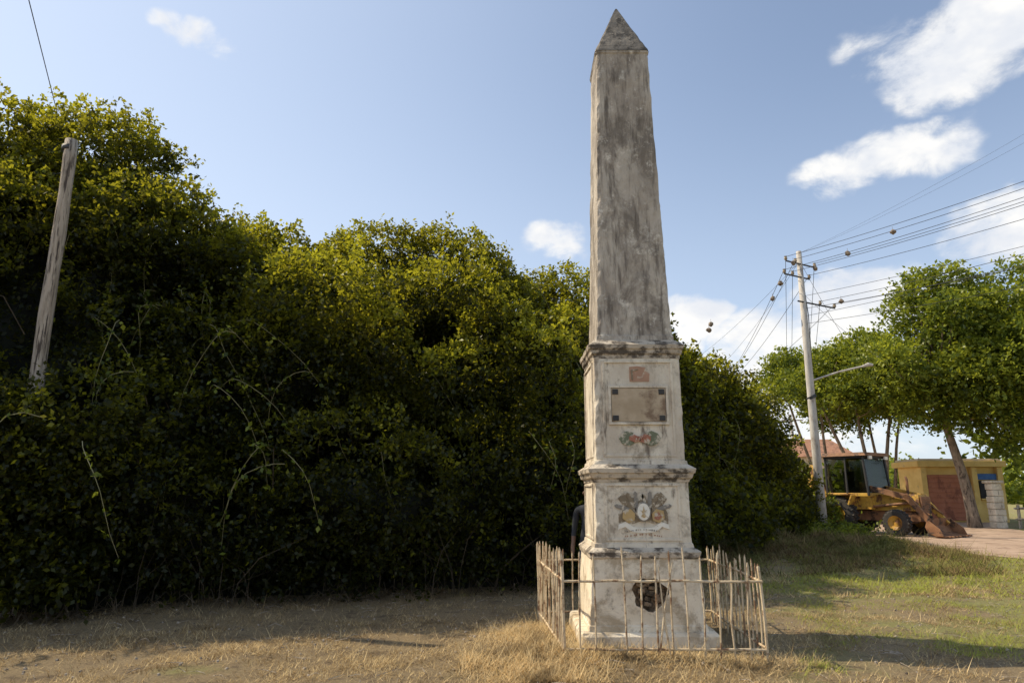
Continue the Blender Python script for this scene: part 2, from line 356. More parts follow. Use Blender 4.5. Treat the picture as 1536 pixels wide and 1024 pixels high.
def frame(side,w,x0,x1,z0,z1,t=.028,pr=.014,mat=0):
    R=Matrix.Rotation(side*math.pi/2,3,'Z'); c0=Vector((CX,CY,0))
    for (cx,cz,sx,sz) in (((x0+x1)/2,z0,x1-x0+t,t),((x0+x1)/2,z1,x1-x0+t,t),(x0,(z0+z1)/2,t,z1-z0-t),(x1,(z0+z1)/2,t,z1-z0-t)):
        p=R@Vector((cx,-w,cz)); fr.box(c0+p,(sx,pr*2,sz),mat,R)
for s in range(4):
    frame(s,.499,-.39,.39,1.98,3.04); frame(s,.525,-.40,.40,1.08,1.66)
frame(0,.503,-.325,.325,2.335,2.75,.03,.026)
fr.obj('panel_mouldings',[m_ped],ob,bevel=.005)
yF=CY-.505
pq=MB(); pq.box((CX,yF,2.543),(.61,.03,.375),0)
for sx in (-1,1):
    for sz in (-1,1): pq.box((CX+sx*.262,yF-.02,2.543+sz*.148),(.065,.014,.058),1)
pq.obj('marble_plaque',[m_marble,m_black],ob,bevel=.003)
em=MB(); UX=(1,0,0);UZ=(0,0,1)
def sh(poly,cx,cz,y,mat,d=.012,sx=1,sz=1): em.prism([(p[0]*sx,p[1]*sz) for p in (poly if sx>0 else poly[::-1])],(cx,y,cz),UX,UZ,d,mat)
def ell(a,b,n=24): return [(a*math.cos(2*math.pi*i/n),b*math.sin(2*math.pi*i/n)) for i in range(n)]
yU=CY-.497; yL=CY-.524
sh([(-.09,-.09),(.13,-.09),(.14,.0),(.09,.075),(0,.09),(-.09,.08)],CX,2.90,yU,6,.01)
sh([(-.05,-.07),(-.03,-.075),(-.035,.03),(.03,.04),(.03,.055),(-.055,.045)],CX-.02,2.90,yU-.0105,1,.008)
for s in (-1,1):
    sh([(.06,-.055),(.12,-.085),(.20,-.06),(.235,0),(.20,.055),(.13,.085),(.07,.06),(.10,.0)],CX,2.17,yU,2,.02,s)
    sh([(-.01,-.03),(.06,-.05),(.12,-.02),(.12,.03),(.06,.055),(.0,.02)],CX,2.165,yU-.003,0,.028,s,1 if s>0 else .8)
for i in range(4): em.tube([(CX-.045+i*.025,yU-.032,2.15),(CX-.035+i*.026,yU-.036,2.175),(CX-.02+i*.026,yU-.03,2.19)],.009,6,0)
cz=1.375
for s in (-1,1):
    sh([(.03,-.10),(.12,-.13),(.2,-.10),(.27,-.13),(.27,-.02),(.22,.07),(.27,.14),(.2,.21),(.13,.16),(.06,.13)],CX,cz,yL,3,.008,s)
    for i in range(5):
        a=math.radians(15+i*24); l=.23-.012*i
        p0=Vector((.07,0)); q=Vector((math.cos(a),math.sin(a))); r=Vector((-q.y,q.x))*.022
        sh([tuple(p0-r),tuple(p0+q*l-r*.9),tuple(p0+q*(l+.025)),tuple(p0+q*l+r),tuple(p0+r)],CX,cz,yL-.0085-.0015*(i%2),(5,3,1,5,3)[i],.006,s)
    sh([(.10,-.07),(.17,-.1),(.23,-.05),(.22,.03),(.14,.05),(.09,.0)],CX,cz-.02,yL-.015,4,.012,s)
    sh([(.0,-.225),(.13,-.215),(.2,-.16),(.28,-.19),(.27,-.135),(.19,-.105),(.11,-.165),(.0,-.175)],CX,cz,yL-.001,7,.016,s)
sh([(.11,-.05),(.16,-.07),(.20,-.03),(.16,.02)],CX,cz-.02,yL-.028,0,.006)
sh(ell(.082,.105),CX,cz,yL-.02,5,.014); sh(ell(.068,.09),CX,cz,yL-.0345,7,.008)
sh([(-.03,-.05),(0,-.065),(.03,-.05),(.012,-.02),(.035,.02),(.012,.01),(0,.06),(-.012,.01),(-.035,.02),(-.012,-.02)],CX,cz,yL-.043,4,.006)
random.seed(3)
for row,(z,w) in enumerate(((1.168,.2),(1.118,.2))):
    x=-w
    while x<w:
        lw=random.uniform(.008,.016); em.box((CX+x,yL-.004 if row else yL-.018,z+.018*math.cos(x*9)),(lw,.006,random.uniform(.012,.02)),5 if row==0 else 6); x+=lw+random.choice((.012,.01,.026))
em.obj('painted_relief',[m_pred,m_pbrown,m_pgreen,m_pbrown,m_pyel,m_pgrey,m_pbrick,m_pwhite],ob,bevel=.002)

# ------------------------------------------------------------------ fence
fe=empty('iron_fence'); fb=MB(); random.seed(11)
A,B,C,D=(.50,6.93),(2.42,6.95),(2.50,9.05),(.33,9.0)
def side(p,q,n,h,skip=()):
    for i in range(n):
        if i in skip: continue
        t=i/n; x=p[0]+(q[0]-p[0])*t; y=p[1]+(q[1]-p[1])*t; z=float(H(x,y))
        hh=h*(1+random.uniform(-.05,.05)); bx,by=random.gauss(0,.014),random.gauss(0,.014); kx=random.gauss(0,.01)
        if random.random()<.15: bx*=2.5
        r=.0095 if i else .016
        fb.tube([(x,y,z-.08),(x+kx,y,z+hh*.4),(x+bx*.5,y+by*.5,z+hh*.76),(x+bx,y+by,z+hh*.96),(x+bx*1.1,y+by*1.1,z+hh)],[r,r,r,r,.003],6)
def rail(p,q,z,r=.012):
    pts=[]
    for i in range(9):
        t=i/8; pts.append((p[0]+(q[0]-p[0])*t,p[1]+(q[1]-p[1])*t,z+random.gauss(0,.004)))
    fb.tube(pts,r,6)
side(A,B,13,.95,(3,)); side(B,C,15,.93); side(C,D,15,.88); side(D,A,14,.92)
for p,q in ((A,B),(B,C),(C,D),(D,A)): rail(p,q,.745); rail(p,q,.13)
fb.tube([(1.50,6.90,.02),(1.44,6.88,.45),(1.41,6.90,.9)],[.01,.01,.003],6); fb.tube([(1.38,6.9,.02),(1.45,6.87,.5),(1.55,6.9,.93)],[.01,.01,.003],6)
fb.obj('rods_and_rails',[m_iron],fe,smooth=False)

# ------------------------------------------------------------------ hedge
foot=[(-12,6.8),(-9,7.9),(-6.3,8.95),(-5,9.8),(-3.5,10.5),(-1.6,11.1),(.4,11.8),(2.2,13.2),(4.2,16.2),(6.0,19.6),(7.9,22.6),(9.6,25.2),(10.9,27.2)]
crown=[(-13.5,11.5,8.1),(-10.6,11.4,8.0),(-8.2,12.0,8.0),(-6.3,12.2,6.8),(-5.1,13,6.1),(-3.6,14.5,6.3),(-1.2,14.5,6.3),(.6,15.8,6.0),(2.6,17,5.8),(5.0,19.6,5.3),(7.6,23,4.4),(9.3,25.6,2.9),(11.2,28.6,.9)]
prof=[(.0,.06),(.13,.0),(.3,.04),(.42,.27),(.6,.42),(.8,.66),(.93,.85),(1,1.05),(.9,1.5),(.5,1.8),(0,1.85)]
def surf(s,k,disp=True):
    s=max(0,min(s,len(foot)-1.0001)); i=int(s); t=s-i
    f=Vector(foot[i]).lerp(Vector(foot[i+1]),t); c=Vector(crown[i]).lerp(Vector(crown[i+1]),t)
    k=max(0,min(k,len(prof)-1.0001)); j=int(k); u=k-j
    hz=prof[j][0]*(1-u)+prof[j+1][0]*u; dd=prof[j][1]*(1-u)+prof[j+1][1]*u
    p=Vector((f.x+(c.x-f.x)*dd,f.y+(c.y-f.y)*dd,hz*c.z))
    if disp:
        amp=min(1,max(0,(k-.7)))*(1 if k<8 else .3)
        D=mn.noise(Vector((s*1.7,k*.9,.5)))*1.8+mn.noise(Vector((s*4.1,k*1.7,7)))*.7
        p.y-=D*amp*.8; p.x+=D*amp*.25
        if k>5: p.z+=mn.noise(Vector((s*3.3,2,9)))*.6
    return p
random.seed(21); blobs=[]
ns=40
for a in range(ns):
    for k in (.8,1.6,2.4,3.2,4.1,5.0,5.8,6.6,7.4):
        s=(a+random.random())*12/ns; p=surf(s,k+random.uniform(-.35,.35))
        r=random.choice((.42,.55,.7,.85,1.1))*random.uniform(.9,1.1)
        if k>5: r*=.8
        blobs.append((p.x+random.uniform(-.25,.25),p.y+.5*r,p.z-.3*r if k>4 else max(.4,p.z-.1*r),r*random.uniform(.95,1.35),r,r*random.uniform(.65,.95)))
domes=[]
for (x,y,zt,r) in ((-11.2,11.4,8.6,1.1),(-9.7,11.5,8.75,1.2),(-8.0,12,8.8,1.05),(-7.0,12,8.2,.75),(-6.35,12,7.1,.55),(-5.6,12.8,6.7,.7),(-4.95,13,6.95,.7),(-4.0,14.5,7.0,.75),(-2.9,14.5,7.45,1.1),(-1.5,14.5,7.35,1.1),(-.5,14.6,6.45,.7),
                  (.5,16,6.8,.8),(1.5,16,6.9,.9),(3.0,17.5,6.3,1.0),(4.6,19,5.7,.9),(6.1,21,5.6,1.0),(7.5,23,5.1,.9),(8.7,25,4.2,.8),(9.8,26,3.2,.8),(10.6,27,1.9,.7)):
    domes.append((x,y,zt-.6*r-.1,r*1.2,r,r*.6)); domes.append((x+random.uniform(-.5,.5),y-.5,zt-1.2*r-.1,r*1.1,r*.9,r*.7)); domes.append((x+random.uniform(-.6,.6),y-.8,zt-1.9*r,r,r*.8,r*.7))
domes+=[(-3.3,11.3,4.75,1.3,1.15,.8),(-3.9,11.5,4.0,1.1,1,.9),(-2.6,11.4,4.0,.9,.9,.9),(.45,11.9,3.85,.7,.65,.7),(.75,12.0,3.0,.6,.6,.7),(-6.2,11.0,6.0,1.3,1.1,.8),(-7.9,10.7,5.9,1.2,1.1,.8),
        (-1.2,12.3,5.1,1.1,1.0,.75),(-.2,12.6,4.5,.8,.8,.7),(-1.0,11.4,3.5,.6,.6,.5),(1.0,13.2,4.5,.7,.7,.6),(-9.5,10.2,6.3,1.3,1,.8),(-5.0,11.7,5.5,.7,.8,.6),(-2.0,11.6,2.9,.6,.5,.5)]
cover=[(-6.9,9.05,.5,.6,.36,.55),(-6.3,9.0,1.1,.6,.38,.6),(-6.9,8.95,1.6,.65,.4,.6),(-6.35,9.0,2.2,.6,.4,.55),(-6.9,8.9,2.55,.6,.38,.45),(-6.3,8.95,.4,.6,.36,.45),(-5.9,9.2,.6,.5,.4,.5),(-5.8,9.3,1.7,.5,.4,.6),(-7.4,8.8,1.2,.55,.4,.7),(-6.6,8.9,1.9,.5,.35,.8),(-6.7,8.95,1.0,.5,.35,.8)]
def keep(C):
    x,y,z=C.T
    m=rng.random(len(C))<np.clip(.5+z/1.1,0,1)
    m&=z>.02
    m&=~((x>-7.35)&(x<-5.9)&(y<9.75)&(z>3.15+.2*np.sin(x*9)))
    return m
hd=empty('hedge')
near=[b for b in blobs if b[1]<16.5]; far=[b for b in blobs if b[1]>=16.5]
parts=[sprays(near,29,14,.28,.072,keep=keep,cull=.74,away=.1,lit=.3,boost=-.25),sprays(far,18,12,.40,.12,keep=keep,cull=.75,away=.1,lit=.3,boost=-.2),  # boost paints light and shade into leaf tone: darker front, lighter domes
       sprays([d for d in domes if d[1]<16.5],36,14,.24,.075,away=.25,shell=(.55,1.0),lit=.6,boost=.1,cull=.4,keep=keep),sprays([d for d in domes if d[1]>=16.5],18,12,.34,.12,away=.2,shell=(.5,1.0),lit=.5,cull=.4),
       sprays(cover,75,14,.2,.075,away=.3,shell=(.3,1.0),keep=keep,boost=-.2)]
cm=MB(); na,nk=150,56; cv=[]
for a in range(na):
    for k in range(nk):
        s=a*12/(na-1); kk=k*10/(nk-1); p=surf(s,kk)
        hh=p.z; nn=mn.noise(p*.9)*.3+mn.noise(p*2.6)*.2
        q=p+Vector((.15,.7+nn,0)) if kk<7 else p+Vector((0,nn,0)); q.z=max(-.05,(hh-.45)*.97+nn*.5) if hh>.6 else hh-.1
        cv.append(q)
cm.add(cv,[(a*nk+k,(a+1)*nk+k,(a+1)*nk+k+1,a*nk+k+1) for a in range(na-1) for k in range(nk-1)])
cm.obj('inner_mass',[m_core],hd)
cp=np.array([[tuple(cv[a*nk+k]) for k in range(2,46)] for a in range(na)]).reshape(-1,3)
cp=np.repeat(cp,20,0); cp=cp+rng.normal(size=cp.shape)*np.array([.09,.10,.10])+np.array([0,-.14,.05])
cp=cp[keep(cp)]
D_=unit(rng.normal(size=cp.shape)+np.array([0,-.3,-.1])); L_=.085*(.7+.7*rng.random(len(cp)))*np.where(cp[:,1]>16,1.5,1)
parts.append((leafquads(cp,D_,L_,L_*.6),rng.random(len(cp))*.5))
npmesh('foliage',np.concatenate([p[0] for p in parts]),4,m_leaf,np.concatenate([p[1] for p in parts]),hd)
tw=MB(); random.seed(5)
for i in range(200):
    s=random.uniform(0,12); p=surf(s,1); x,y=p.x+random.gauss(0,.1),p.y+random.uniform(-.15,.6)
    h=random.uniform(.4,1.6); lx,ly=random.gauss(0,.5),random.gauss(-.05,.2); r=random.uniform(.003,.007) if random.random()<.95 else .02
    z=float(H(x,y)); tw.tube([(x,y,z-.05),(x+lx*.1,y+ly*.2,z+h*.35),(x+lx*.5+random.gauss(0,.1),y+ly*.7,z+h*.7),(x+lx,y+ly,z+h)],[r,r*.9,r*.7,r*.3],4,0,False)
for i in range(420):
    s=random.uniform(0,11); p=surf(s,0); x,y=p.x,p.y-.2+random.gauss(0,.3); a=random.uniform(0,6.28); l=random.uniform(.15,.6)
    z=float(H(x,y)); tw.tube([(x,y,z+.01),(x+math.cos(a)*l*.5,y+math.sin(a)*l*.5,z+random.uniform(.03,.25)),(x+math.cos(a)*l,y+math.sin(a)*l,z+.02)],[.005,.005,.002],4,0,False)
for i in range(90):
    s=random.uniform(0,11); p=surf(s,random.uniform(2,7.3)); h=random.uniform(.3,.8); lx=random.gauss(0,.3)
    tw.tube([(p.x,p.y,p.z-.3),(p.x+lx*.4,p.y-.3,p.z+h*.4),(p.x+lx,p.y-.5,p.z+h*.5)],[.009,.006,.002],4,0,False)
# hanging and arching pale vines across the front
vine_pts=[]
for i in range(150):
    s=random.uniform(.5,9.5); k=random.uniform(2.0,6.0); p=surf(s,k); L0=random.uniform(.5,1.7); dx=random.gauss(0,.55); up=random.uniform(-.1,.35)
    P=[]
    for j in range(8):
        t=j/7; P.append((p.x+dx*t+.05*math.sin(t*7+i),p.y-.5-.35*math.sin(t*2.6),p.z+up*math.sin(t*3)-L0*t**1.6))
    if min(q[2] for q in P)<.3: continue
    if any(-7.3<q[0]<-6.0 and q[1]<9.8 and q[2]>2.9 for q in P): continue
    tw.tube(P,[.0065*(1-.6*j/7) for j in range(8)],4,1,False)
    for q in P[1:]: vine_pts+= [q]*3
tw.obj('stems_and_vines',[m_twig,m_vine],hd)
vp=np.array(vine_pts)+rng.normal(size=(len(vine_pts),3))*.035; Lv=.085*(.6+.7*rng.random(len(vp)))
npmesh('vine_leaves',leafquads(vp,unit(rng.normal(size=vp.shape)+np.array([0,-.3,-.6])),Lv,Lv*.65),4,m_leaf2,rng.random(len(vp)),hd)

# ------------------------------------------------------------------ wooden post and overhead wire at left
wp=MB(); pts=[];rr=[]
for i in range(24):
    z=-.2+i*(7.0/23); pts.append((-6.66+.02*math.sin(z*1.3)-.012*z+.03,9.5,z)); rr.append(.108-.0035*z+.004*math.sin(z*5))
wp.tube(pts,rr,12); wp.tube([(-6.72,9.5,6.62),(-6.72,9.5,6.70)],[.1,.1],10,1)
wp.obj('wooden_post',[m_wood,m_wire],smooth=True)
w=MB()
def cat(b,p,q,sag,r=.008,n=18):
    b.tube([(p[0]+(q[0]-p[0])*i/n,p[1]+(q[1]-p[1])*i/n,p[2]+(q[2]-p[2])*i/n-4*sag*(i/n)*(1-i/n)) for i in range(n+1)],r,5)
cat(w,(-5.2,4.2,9.85),(-10.2,14.1,9.55),.02,.009); w.obj('overhead_wire',[m_wire])

# ------------------------------------------------------------------ utility poles and lines at right
up=empty('utility_pole'); PX,PY=11.32,25.7; b=MB()
b.tube([(PX,PY,-.2),(PX+.0,PY,3),(PX+.02,PY,7),(PX+.05,PY,10.85)],[.175,.155,.13,.10],12)
b.obj('shaft',[m_conc],up,smooth=True)
b=MB(); ax=Vector((.87,.49,0)).normalized(); ends=[]
for z,l0,l1 in ((10.3,-.8,.9),(9.75,-.95,.5),(8.75,-.3,1.9)):
    c0=Vector((PX,PY-.1,z)); b.tube([c0+ax*l0,c0+ax*l1],.035,6)
    for f in ((0,.33,1) if z>9 else (.6,1)):
        q=c0+ax*(l0+(l1-l0)*f); b.tube([q+Vector((0,0,.02)),q+Vector((0,0,.08)),q+Vector((0,0,.13)),q+Vector((0,0,.18))],[.03,.07,.045,.06],8,1); ends.append(q+Vector((0,0,.16)))
b.tube([(PX,PY,5.65),(PX+1.1,PY-.1,6.0),(PX+2.0,PY-.2,6.2)],.035,8,2); b.tube([(PX,PY,5.1),(PX+.05,PY,5.0)],.18,10,0)
b.tube([(PX+1.9,PY-.2,6.17),(PX+2.2,PY-.22,6.26),(PX+2.35,PY-.24,6.24)],[.03,.08,.05],8,2)
b.tube([(PX+.1,PY,9.9),(PX+.2,PY,8.2),(PX+.12,PY,5)],.018,5)
b.obj('crossarms_and_lamp_arm',[m_wire,m_pbrown,m_conc],up)
p2=MB(); p2.tube([(28.9,70,-.2),(28.5,70,9.2)],[.22,.15],8); p2.box((28.6,69.8,8.6),(2.2,.12,.12)); p2.obj('utility_pole',[m_conc],smooth=False)
pl=empty('power_lines'); b=MB()
for i,e in enumerate(ends):
    q=Vector((18.6+ (e.x-PX)*1.0,12.6+(e.y-PY),e.z-.1+random.uniform(-.1,.2)))
    cat(b,e,q,.25,.009)
    q2=Vector((28.6+(e.x-PX),70,8.7+.2*(e.z-9.5)))
    if i%2==0: cat(b,e,q2,1.4,.010)
    else: cat(b,e,(16.2,55,9.2),.7,.010)
for z0,z1 in ((8.2,9.3),(7.9,8.3),(9.0,9.8),(8.5,9.0)): cat(b,(PX,PY,z0),(21,16,z1),.2,.008)
for xx,zz in ((15.5,11.4),(15.9,12.0)): cat(b,(PX,PY,10.75),(xx,12.5,zz),.3,.003)
for xx in (9.0,12.5): cat(b,(PX,PY,10.4),(xx,48,8.6),.8,.006)
cat(b,(PX,PY,10.6),(17.5,31,5.2),.5,.007); cat(b,(PX,PY,9.2),(14,25,6.2),.15,.006)
b.obj('cables',[m_wire],pl)
nb=MB(); random.seed(4)
for (px,pz,py) in ((14.2,11.0,24.0),(13.0,10.55,25.1),(10.3,9.0,26.0),(8.1,8.2,27.0),(10.5,9.5,25.6),(10.9,10.2,25.2),(8.0,7.95,27.0),(12.1,10.25,26),(13.2,9.0,26.4)):
    n=8; pp=[];r2=[]
    for i in range(6): pp.append((px+random.gauss(0,.008),py,pz-.1+.04*i)); r2.append(.1*math.sin(math.pi*(i+.4)/6.2)*random.uniform(.8,1.25))
    nb.tube(pp,r2,n); nb.tube([(px,py,pz+.09),(px,py,pz+.22)],.006,4)
nb.obj('woven_bird_nests',[m_bark],pl,smooth=False)

# ------------------------------------------------------------------ trees at right
def tree(base,top,cc,cr,ncl,per,leaf,stems=1,seed=1,tr=.2,crr=(.7,1.25)):
    random.seed(seed); T=empty('tree'); b=MB(); bl=[]
    for i in range(ncl):
        while 1:
            d=Vector((random.uniform(-1,1),random.uniform(-1,1),random.uniform(-1,1)))
            if .25<d.length<1: break
        r=random.uniform(*crr); bl.append((cc[0]+d.x*cr[0],cc[1]+d.y*cr[1],cc[2]+d.z*cr[2],r*1.15,r*1.1,r*.72))
    tops=[]
    for s in range(stems):
        ox=(s-(stems-1)/2)*.25; tx=top[0]+(s-(stems-1)/2)*1.5
        P=[Vector((base[0]+ox+(tx-base[0])*t+.12*math.sin(t*5+s),base[1]+(top[1]-base[1])*t+.1*math.sin(t*4+1+s),base[2]-.2+(top[2]-base[2]+.2)*t)) for t in [i/7 for i in range(8)]]
        b.tube(P,[tr*(1.3 if i==0 else 1)*(1-.5*i/7) for i in range(8)],9); tops+=P[3:]
    for q in bl:
        e=Vector(q[:3]); o=min(tops,key=lambda p:(p-e).length+ (2 if p.z>e.z else 0)); m=o.lerp(e,.5)+Vector((0,0,-.25))
        b.tube([o,m,e],[tr*.32,tr*.2,.02],6,0,False)
    b.obj('trunk_and_limbs',[m_bark],T,smooth=True)
    V,l=sprays(bl,per,11,leaf*3.2,leaf,away=.6,shell=(.5,1.05),cull=.45,lit=.3); npmesh('crown',V,4,m_leaf2,l,T)
tree((20.4,31,0),(19.5,31,5.6),(19.4,30,7.7),(3.8,2.8,3.4),50,14,.17,1,2,.26,(.5,1.15))
tree((22.0,29.5,0),(22.2,29.5,6),(22.4,29.0,7.4),(3.4,2.6,4.0),52,14,.17,1,3,.22,(.55,1.2))
tree((17.7,34,0),(17.2,34,6.0),(17.4,34,6.9),(2.8,2.2,1.9),32,12,.17,3,4,.12,(.55,1.0))
tree((17.4,38.5,0),(16.4,38,6.5),(16.0,38,7.6),(2.3,1.8,1.4),22,12,.18,2,5,.11,(.6,1.0))
tree((21.4,40,0),(21.8,40,5.6),(20.8,40,6.9),(3.2,2,1.5),20,11,.2,2,6,.12,(.7,1.1))
random.seed(9); bl=[]
for i in range(90):
    x=random.uniform(-90,130); bl.append((x,random.uniform(85,110),random.uniform(.5,3.0),random.uniform(3,6),3,random.uniform(2,3.6)))
for i in range(16): bl.append((random.uniform(14,22),random.uniform(42,52),random.uniform(.4,1.4),1.5,1.3,random.uniform(.9,1.5)))
for i in range(10): bl.append((random.uniform(27,40),random.uniform(36,42),random.uniform(1,4),1.8,1.5,1.8))
V,l=sprays(bl,1.6,10,1.2,.55,away=.2); npmesh('distant_trees',V,4,m_leaf2,l)
wb=[(random.uniform(10.6,12.4),random.uniform(26.6,29.5),random.uniform(.1,.9),.45,.45,.45) for i in range(16)]+[(random.uniform(9.3,12.0),random.uniform(22.5,26),.05,.35,.35,.28) for i in range(16)]
V,l=sprays(wb,40,9,.35,.1); npmesh('roadside_weeds',V,4,m_leaf2,l)

# ------------------------------------------------------------------ buildings
m_yel=M('yellow_wall',(.66,.43,.12),(.76,.53,.18),(.45,.30,.13),scale=2,thr=(.55,.75),bump=.2)
m_crm=M('cream_wall',(.64,.50,.30),(.74,.60,.40),(.4,.3,.2),scale=2,thr=(.5,.7),bump=.2)
m_mar=M('maroon_door',(.40,.14,.07),(.46,.18,.10),(.26,.09,.05),scale=3,stretch=(1,1,.5),bump=.2)
m_dk=M('dark_opening',(.015,.015,.017),(.03,.03,.03)); m_tile=M('roof_tile',(.34,.16,.09),(.42,.22,.13),(.2,.1,.06),scale=6,bump=.5)
m_blue=M('blue_paint',(.05,.12,.3),(.08,.18,.4))
yb=empty('yellow_kiosk'); b=MB(); x0,x1,y0=21.2,25.4,36.0
b.box(((x0+x1)/2,y0+1.2,1.4),(x1-x0,1.9,2.8),0)
b.box(((x0+x1)/2,y0+1.15,2.95),(x1-x0+.4,2.5,.3),0); b.box(((x0+x1)/2,y0+1.15,3.16),(x1-x0+.1,2.2,.12),1)
for x in (x0+.12,x0+2.75,x1-.12): b.box((x,y0+.12,1.4),(.28,.26,2.78),0)
b.box((x0+1.43,y0+.19,1.25),(2.2,.12,2.3),2)
for i in range(9): b.box((x0+1.43,y0+.118,.25+i*.25),(2.16,.03,.03),2)
b.box((x0+3.5,y0+.22,1.65),(.9,.1,.9),3); b.box((x0+3.5,y0+.17,1.16),(1.0,.14,.07),0); b.box((x0+3.5,y0+.15,2.3),(1.1,.1,.3),4)
b.obj('walls_and_shutter',[m_yel,m_crm,m_mar,m_dk,m_blue],yb,bevel=.015)
hs=empty('tiled_roof_house'); b=MB(); b.box((24.8,62,2.2),(9,6,4.4),0)
b.add([(20,58.7,4.4),(29.6,58.7,4.4),(29.6,65.3,4.4),(20,65.3,4.4),(21,62,6.1),(28.6,62,6.1)],[(0,1,5,4),(1,2,5),(2,3,4,5),(3,0,4),(3,2,1,0)],1)
for x in (21.8,24.5,27.2): b.box((x,58.98,2.5),(1.1,.1,1.3),2)
b.obj('walls_and_roof',[m_crm,m_tile,m_dk],hs)
gp=MB()
for i in range(7): gp.box((21.1+random.gauss(0,.015),30.6,.14+i*.27),(.5-.01*i,.48,.26),0,Matrix.Rotation(random.gauss(0,.04),3,'Z'))
gp.box((21.1,30.6,1.97),(.6,.58,.12),0); gp.obj('stone_gate_post',[m_ped],bevel=.03)
rf=MB()
for x in (21.6,22.8,24.0,25.4): rf.tube([(x,30,-.1),(x+.02,30,1.0)],.06,8)
rf.tube([(21.4,29.93,.85),(25.6,29.93,.9)],.045,8); rf.tube([(21.4,29.93,.4),(25.6,29.93,.45)],.04,8); rf.obj('wooden_rail_fence',[m_wood])

# ------------------------------------------------------------------ backhoe loader
m_rust=M('rusty_yellow_paint',(.52,.28,.045),(.64,.39,.06),(.16,.07,.03),scale=3,thr=(.48,.6),scale3=3.5,bump=.3,rough=.55)
m_rust2=M('rusted_steel',(.2,.09,.04),(.3,.15,.07),(.07,.04,.025),scale=4,thr=(.5,.6),bump=.4,rough=.75)
m_tyre=M('tyre_rubber',(.03,.028,.025),(.06,.05,.04),(.10,.075,.05),scale=5,thr=(.55,.7),rough=.9)
mg,t,out=newmat('cab_glass')
gl=t.n('ShaderNodeBsdfGlossy',ins={'Roughness':.08,'Color':(.6,.62,.6,1)}); tp=t.n('ShaderNodeBsdfTransparent',ins={'Color':(.42,.46,.44,1)})
mx=t.n('ShaderNodeMixShader',ins={0:.10,1:tp.outputs[0],2:gl.outputs[0]}); t.t.links.new(mx.outputs[0],out.inputs[0])
bh=empty('backhoe_loader',(13.75,26.7,.01),math.radians(-54),1.0)
def wheel(b,x,y,r,w):
    s=1 if y>0 else -1
    prof=[(-w/2,r*.55),(-w/2,r*.86),(-w*.4,r*.97),(w*.4,r*.97),(w/2,r*.86),(w/2,r*.55),(w*.3,r*.5),(w*.15,r*.3),(w*.22,.001)]
    n=28; vs=[];fs=[]
    for py,pr in prof:
        for k in range(n): a=2*math.pi*k/n; vs.append((x+pr*math.cos(a),y+s*py,r+pr*math.sin(a)))
    for i in range(len(prof)-1):
        for k in range(n): fs.append((i*n+k,i*n+(k+1)%n,(i+1)*n+(k+1)%n,(i+1)*n+k))
    b.add(vs,fs[:5*n],0); b.add(vs,fs[5*n:],1)
    for k in range(22):
        a=2*math.pi*k/22
        for q in (-1,1):
            b.box((x+r*.965*math.cos(a+.07*q),y+q*w*.22,r+r*.965*math.sin(a+.07*q)),(.07*r/.6,w*.5,.06),0,Matrix.Rotation(-a,3,'Y')@Matrix.Rotation(q*.5,3,'X'))
b=MB()
for y in (-.85,.85): wheel(b,-.95,y,.70,.44); wheel(b,1.2,y,.46,.3)
b.obj('wheels',[m_tyre,m_rust],bh)
b=MB(); b.box((.2,0,.68),(3.2,.7,.36),1); b.box((1.0,0,1.16),(1.7,.86,.58),0,None,(.96,.85)); b.box((1.87,0,1.08),(.06,.7,.6),1)
for i in range(6): b.box((1.91,0,.88+i*.08),(.03,.6,.03),1)
b.tube([(1.2,.25,1.4),(1.2,.25,2.0),(1.16,.25,2.1)],[.05,.05,.04],10,1); b.box((1.2,0,.48),(.16,1.4,.16),1)
for y in (-.88,.88): b.box((-.95,y,1.45),(1.2,.5,.06),0); b.box((-.3,y,1.25),(.06,.5,.4),0,Matrix.Rotation(.4,3,'Y'))
b.box((-.5,0,1.15),(1.5,1.3,.5),0)
b.obj('chassis_and_hood',[m_rust,m_rust2],bh,bevel=.03)
b=MB(); CW=.84
for x,dx in ((-1.3,0),(-.5,0),(.3,-.12)):
    for y in (-CW,CW): b.tube([(x,y,1.40),(x+dx,y*.96,2.85)],.055,6,0)
for y in (-CW,CW): b.box((-.5,y,1.44),(1.6,.07,.12),1); b.box((-.55,y*.96,2.83),(1.5,.07,.08),0)
for x in (-1.3,.27): b.box((x,0,1.44),(.07,2*CW-.08,.12),1); b.box((x-.05,0,2.83),(.07,2*CW-.1,.08),0)
b.box((-.56,0,2.94),(1.85,1.9,.13),3,None,(.93,.92))
for y in (-.6,.6): b.box((.36,y,2.81),(.08,.2,.12),2)
b.box((-.6,0,1.6),(.6,.6,.24),0); b.box((-.85,0,1.95),(.16,.55,.75),0); b.box((.05,0,1.65),(.3,.7,.4),0); b.tube([(0,0,1.4),(-.1,0,1.95)],.04,6,0)
for i in range(12):
    a=2*math.pi*i/12; c=2*math.pi*(i+1)/12; b.tube([(-.12+.06*math.cos(a),.2*math.sin(a),1.95+.18*math.cos(a)*.3),(-.12+.06*math.cos(c),.2*math.sin(c),1.95+.18*math.cos(c)*.3)],.018,5,0)
b.obj('cab',[m_black,m_rust,m_pwhite,m_rust2],bh,bevel=.008)
b=MB()
for y in (-CW,CW): b.box((-.5,y,2.13),(1.45,.012,1.26),0)
b.box((.24,0,2.13),(.012,2*CW-.12,1.26),0,Matrix.Rotation(-.08,3,'Y')); b.obj('glass',[mg],bh)
b=MB()
